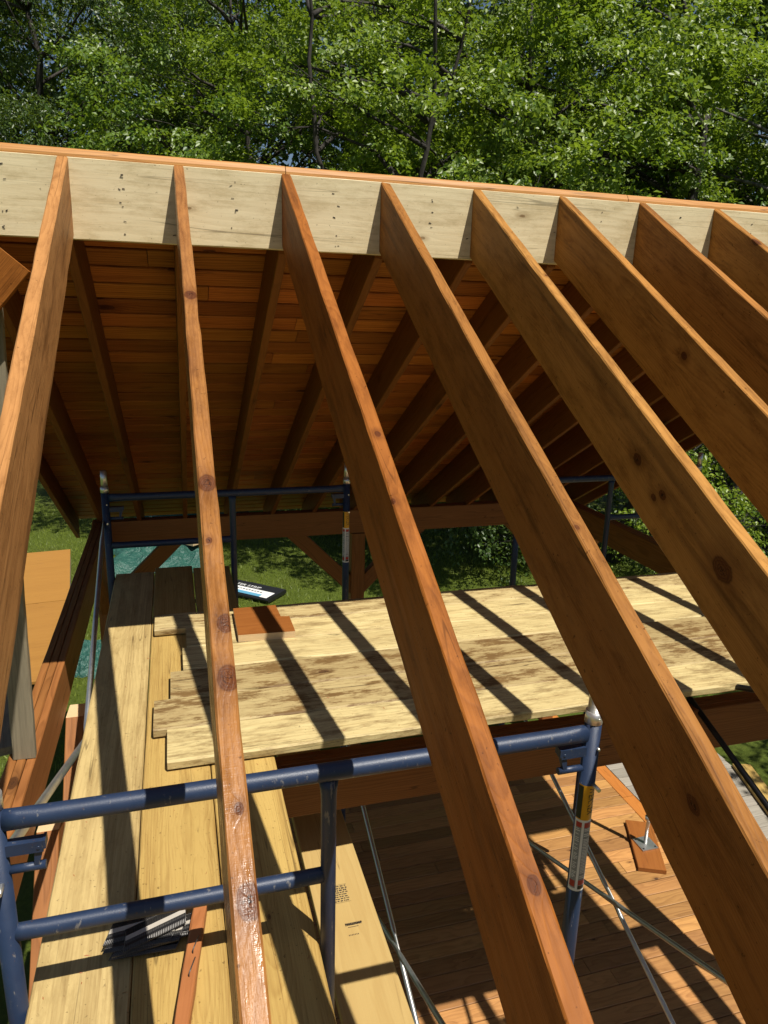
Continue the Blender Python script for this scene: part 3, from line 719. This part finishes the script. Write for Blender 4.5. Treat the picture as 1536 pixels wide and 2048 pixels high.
# ------------------------------------------------------------------ trees
def leaves_mesh(name, P, size, up_bias, seed, mat, parent, aspect=.62, NB=None, DB=None):
    r = np.random.default_rng(seed); n = len(P)
    nr = r.normal(0, 1, (n, 3)); nr /= np.linalg.norm(nr, axis=1)[:, None]
    nr = nr*(1-up_bias) + NB*up_bias
    nr /= np.linalg.norm(nr, axis=1)[:, None]
    d = r.normal(0, .75, (n, 3)) + DB
    d -= nr*np.sum(d*nr, axis=1)[:, None]; d /= np.linalg.norm(d, axis=1)[:, None]
    b = np.cross(nr, d); L = (size*r.uniform(.6, 1.25, n))[:, None]
    fold = L*.10
    V = np.empty((n, 4, 3))
    V[:, 0] = P; V[:, 1] = P + d*L*.45 + b*L*aspect*.5 + nr*fold; V[:, 2] = P + d*L - nr*fold*.8; V[:, 3] = P + d*L*.42 - b*L*aspect*.5 + nr*fold
    idx = (np.arange(n)*4)[:, None] + np.array([[0, 1, 2, 0, 2, 3]])
    me = bpy.data.meshes.new(name); me.vertices.add(n*4); me.vertices.foreach_set('co', V.ravel())
    me.loops.add(n*6); me.loops.foreach_set('vertex_index', idx.ravel().astype(np.int32))
    me.polygons.add(n*2); me.polygons.foreach_set('loop_start', np.arange(0, n*6, 3, dtype=np.int32)); me.polygons.foreach_set('loop_total', np.full(n*2, 3, dtype=np.int32))
    me.materials.append(mat); me.update(calc_edges=True); me.validate()
    return link(bpy.data.objects.new(name, me), parent)
def limb(m, a, b, r0, r1, rr, n=7, sag=.12, ns=7):
    a = Vector(a); b = Vector(b); L = (b-a).length; pts = []; rad = []
    o1 = Vector((rr.uniform(-1,1), rr.uniform(-1,1), rr.uniform(-.2,1)))*L*sag
    for k in range(n+1):
        u = k/n; p = a.lerp(b, u) + o1*math.sin(pi*u) + Vector((rr.uniform(-1,1), rr.uniform(-1,1), rr.uniform(-1,1)))*L*.018*(0 < k < n)
        pts.append(p); rad.append(r0 + (r1-r0)*u**.8)
    m.tube(pts, rad, n=ns); return pts
def tree(x, y, h, R, ncl, nl, ls, leaf, barkm, seed, label, zlow=1.5, stems=1, lean=(0,0), trunk_r=.16, group='trees beyond the pavilion', up=.45, csz=.42, name='broadleaf_tree', asp=.62, off=(0,0)):
    rr = random.Random(seed); r = np.random.default_rng(seed)
    t = empty(name, (x, y, ZG)); tag(t, label, 'tree', group)
    m = MB(); tops = []
    cz = ZG + (zlow+h)/2; hz = (h-zlow)/2
    axisp = []
    for s in range(stems):
        ang = 2*pi*s/max(1,stems) + seed; sp_ = 0 if stems == 1 else R*.38
        tx, ty = x + lean[0] + math.cos(ang)*sp_, y + lean[1] + math.sin(ang)*sp_
        axisp.append(limb(m, (x + math.cos(ang)*.12*(stems > 1), y + math.sin(ang)*.12*(stems > 1), ZG), (tx, ty, ZG+h*.93), trunk_r/(stems**.4), .02, rr, 14, .05, 10))
    # clump centres spread through an ellipsoid, denser outside
    C = []
    while len(C) < ncl:
        q = r.normal(0, 1, 3); q /= np.linalg.norm(q); q *= r.uniform(.25, 1)**.45
        p = np.array([x + off[0] + lean[0]*.6 + q[0]*R, y + off[1] + lean[1]*.6 + q[1]*R, cz + q[2]*hz]); C.append(p)
    C = np.array(C)
    for p in C[:: max(1, ncl//46)]:
        pts = axisp[rr.randrange(len(axisp))]
        zt = p[2] - .35*math.hypot(p[0]-x, p[1]-y) - .3
        st = min(pts, key=lambda v: abs(v.z - zt))
        L = limb(m, st, p, .045 if trunk_r > .1 else .02, .008, rr, 6, .10, 6)
        for k in range(3):
            e = Vector(p) + Vector((rr.uniform(-1,1), rr.uniform(-1,1), rr.uniform(-.3,.8)))*.9
            limb(m, L[3+k], e, .012, .003, rr, 3, .1, 4)
    m.build('trunk', barkm, t)
    nsp = 3; per = nl // (ncl*nsp)
    allp = []; alln = []; alld = []
    for c in C:
        out = c - np.array([x + off[0] + lean[0]*.6, y + off[1] + lean[1]*.6, cz]); out = out/np.linalg.norm(out)
        tone = r.uniform(.6, 1.4)
        for q in range(nsp):
            k = max(8, int(per*tone*r.uniform(.6, 1.4)))
            d0 = out*.9 + r.normal(0, .55, 3); d0[2] = d0[2]*.5 + .1; d0 /= np.linalg.norm(d0)
            Ls = csz*r.uniform(1.5, 2.7); st = c + r.normal(0, csz*.45, 3)
            tt = r.uniform(0, 1, k); sd_ = np.cross(d0, (0, 0, 1)); sd_ /= np.linalg.norm(sd_)
            wd = csz*.48*(1.05 - tt*.75)
            pp = st + d0*(tt*Ls)[:, None] + sd_*(r.normal(0, 1, k)*wd)[:, None]
            pp[:, 2] += r.normal(0, 1, k)*csz*.16 - tt**2*Ls*.35
            nb = np.array([d0[0]*.35, d0[1]*.35 - .1, .9]) + r.normal(0, .18, 3)
            allp.append(pp); alln.append(np.repeat(nb[None], k, 0)); alld.append(np.repeat((d0*.8 + np.array([0, 0, -.7]))[None], k, 0))
    P = np.concatenate(allp); NB = np.concatenate(alln); DB = np.concatenate(alld)
    # nothing grows into the building
    ok = ~((P[:, 1] < 4.9) & (P[:, 0] < 5.2))
    leaves_mesh('crown', P[ok], ls, up, seed+50, leaf, t, asp, NB[ok], DB[ok])
    return t
tree(-2.6, 18.0, 14.5, 4.6, 280, 150000, .090, M['leafC'], M['barkd'], 3, 'dark fine leaved tree with black curved limbs at the upper left', zlow=4.6, trunk_r=.30, up=.42, csz=.48, asp=.42)
tree(1.5, 13.6, 12, 3.7, 180, 62000, .090, M['leafB'], M['barkd'], 5, 'mid green leafy tree between the dark left tree and the thin stemmed one', zlow=3.2, trunk_r=.15, up=.55)
tree(3.9, 9.6, 11.5, 4.0, 175, 70000, .092, M['leafA'], M['barkd'], 8, 'thin stemmed tree with bluish sky showing between its leaves above the third rafter', zlow=3.4, stems=4, trunk_r=.15, up=.55, off=(0, 3.2))
tree(6.5, 10.4, 11, 4.0, 185, 76000, .096, M['leafA'], M['barkd'], 12, 'bright yellow green tree right of the middle, leaves hanging low over the ridge', zlow=3.2, trunk_r=.15, up=.55)
tree(8.6, 9.2, 11.5, 3.5, 160, 62000, .098, M['leafA'], M['barkd'], 15, 'tree with a dark upright trunk above the right end of the ridge', zlow=2.6, trunk_r=.22, up=.55, off=(0, 2.6))
tree(10.9, 8.8, 11, 3.6, 160, 62000, .098, M['leafB'], M['barkg'], 19, 'grey limbed leaning tree at the upper right corner', zlow=2.2, stems=2, lean=(1.4, -.4), trunk_r=.24, up=.55, off=(0, 2.4))
tree(9.7, .7, 9.0, 2.3, 70, 20000, .11, M['leafB'], M['barkg'], 23, 'unseen small leafy tree added past the right edge of the view to shade the grass', zlow=3.2, trunk_r=.12, up=.5)  # out of view, added for its shadow on the right-hand lawn
BK = [(-8.5,20,17,5), (-2.5,24,17.5,5.2), (3.0,21,17,5), (8.5,17,16,4.8), (13.0,15.5,15.5,4.8), (17.0,12.5,15,4.6), (21,10,15,4.6)]
BL = ['far dark tree at the left edge behind the fine leaved tree', 'far tree filling the gap behind the fine leaved tree', 'far tree behind the mid green tree', 'far tree behind the thin stemmed tree',
      'far tree behind the bright yellow green tree', 'far tree behind the dark upright trunk', 'far tree behind the grey limbed tree']
for k, (x, y, h, R) in enumerate(BK):
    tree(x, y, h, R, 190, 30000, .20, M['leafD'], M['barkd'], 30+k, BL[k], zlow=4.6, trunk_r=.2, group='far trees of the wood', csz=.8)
SH = [(9.4,8.3,3.2,1.5,'leafA'), (12.2,9.0,3.6,1.7,'leafB'), (6.4,9.6,3.0,1.7,'leafC'), (4.0,11.8,2.8,1.8,'leafC'), (8.6,11.4,3.6,2.0,'leafC'), (14.0,8.2,3.4,1.8,'leafB'), (1.0,20.0,2.6,2.0,'leafC')]
SL = ['sunlit bright green shrub seen through the gap between the fifth and sixth rafters', 'leafy shrub behind the sunlit bright one', 'dark shrub in shade beyond the far eave beam', 'dark shrub in shade right of the knee brace',
      'dark shrub far behind the sunlit one', 'shrub at the right edge of the lawn', 'low dark shrub at the foot of the mid green tree']
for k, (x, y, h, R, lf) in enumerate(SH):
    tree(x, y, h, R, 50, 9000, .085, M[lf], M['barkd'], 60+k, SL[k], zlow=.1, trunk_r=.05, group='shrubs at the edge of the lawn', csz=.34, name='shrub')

# ------------------------------------------------------------------ grass
n = 90000
gx = rng.uniform(-4.5, 9, n); gy = rng.uniform(4.2, 16, n)
keep = rng.uniform(0, 1, n) < np.clip(1.35 - (gy-4)/14, .3, 1); gx, gy = gx[keep], gy[keep]; n = len(gx)
hgt = rng.uniform(.03, .085, n); a = rng.uniform(0, 2*pi, n); ln = rng.normal(0, .03, (n, 2))
V = np.empty((n, 3, 3)); wd = .006
V[:, 0] = np.stack([gx-np.cos(a)*wd, gy-np.sin(a)*wd, np.full(n, ZG)], 1); V[:, 1] = np.stack([gx+np.cos(a)*wd, gy+np.sin(a)*wd, np.full(n, ZG)], 1)
V[:, 2] = np.stack([gx+ln[:, 0], gy+ln[:, 1], ZG+hgt], 1)
me = bpy.data.meshes.new('grass'); me.vertices.add(n*3); me.vertices.foreach_set('co', V.ravel()); me.loops.add(n*3)
me.loops.foreach_set('vertex_index', np.arange(n*3, dtype=np.int32)); me.polygons.add(n)
me.polygons.foreach_set('loop_start', np.arange(0, n*3, 3, dtype=np.int32)); me.polygons.foreach_set('loop_total', np.full(n, 3, dtype=np.int32))
me.materials.append(M['grassb']); me.update(calc_edges=True); me.validate()
tag(link(bpy.data.objects.new('grass', me)), 'short green lawn grass around the pavilion', 'grass', kind='stuff')
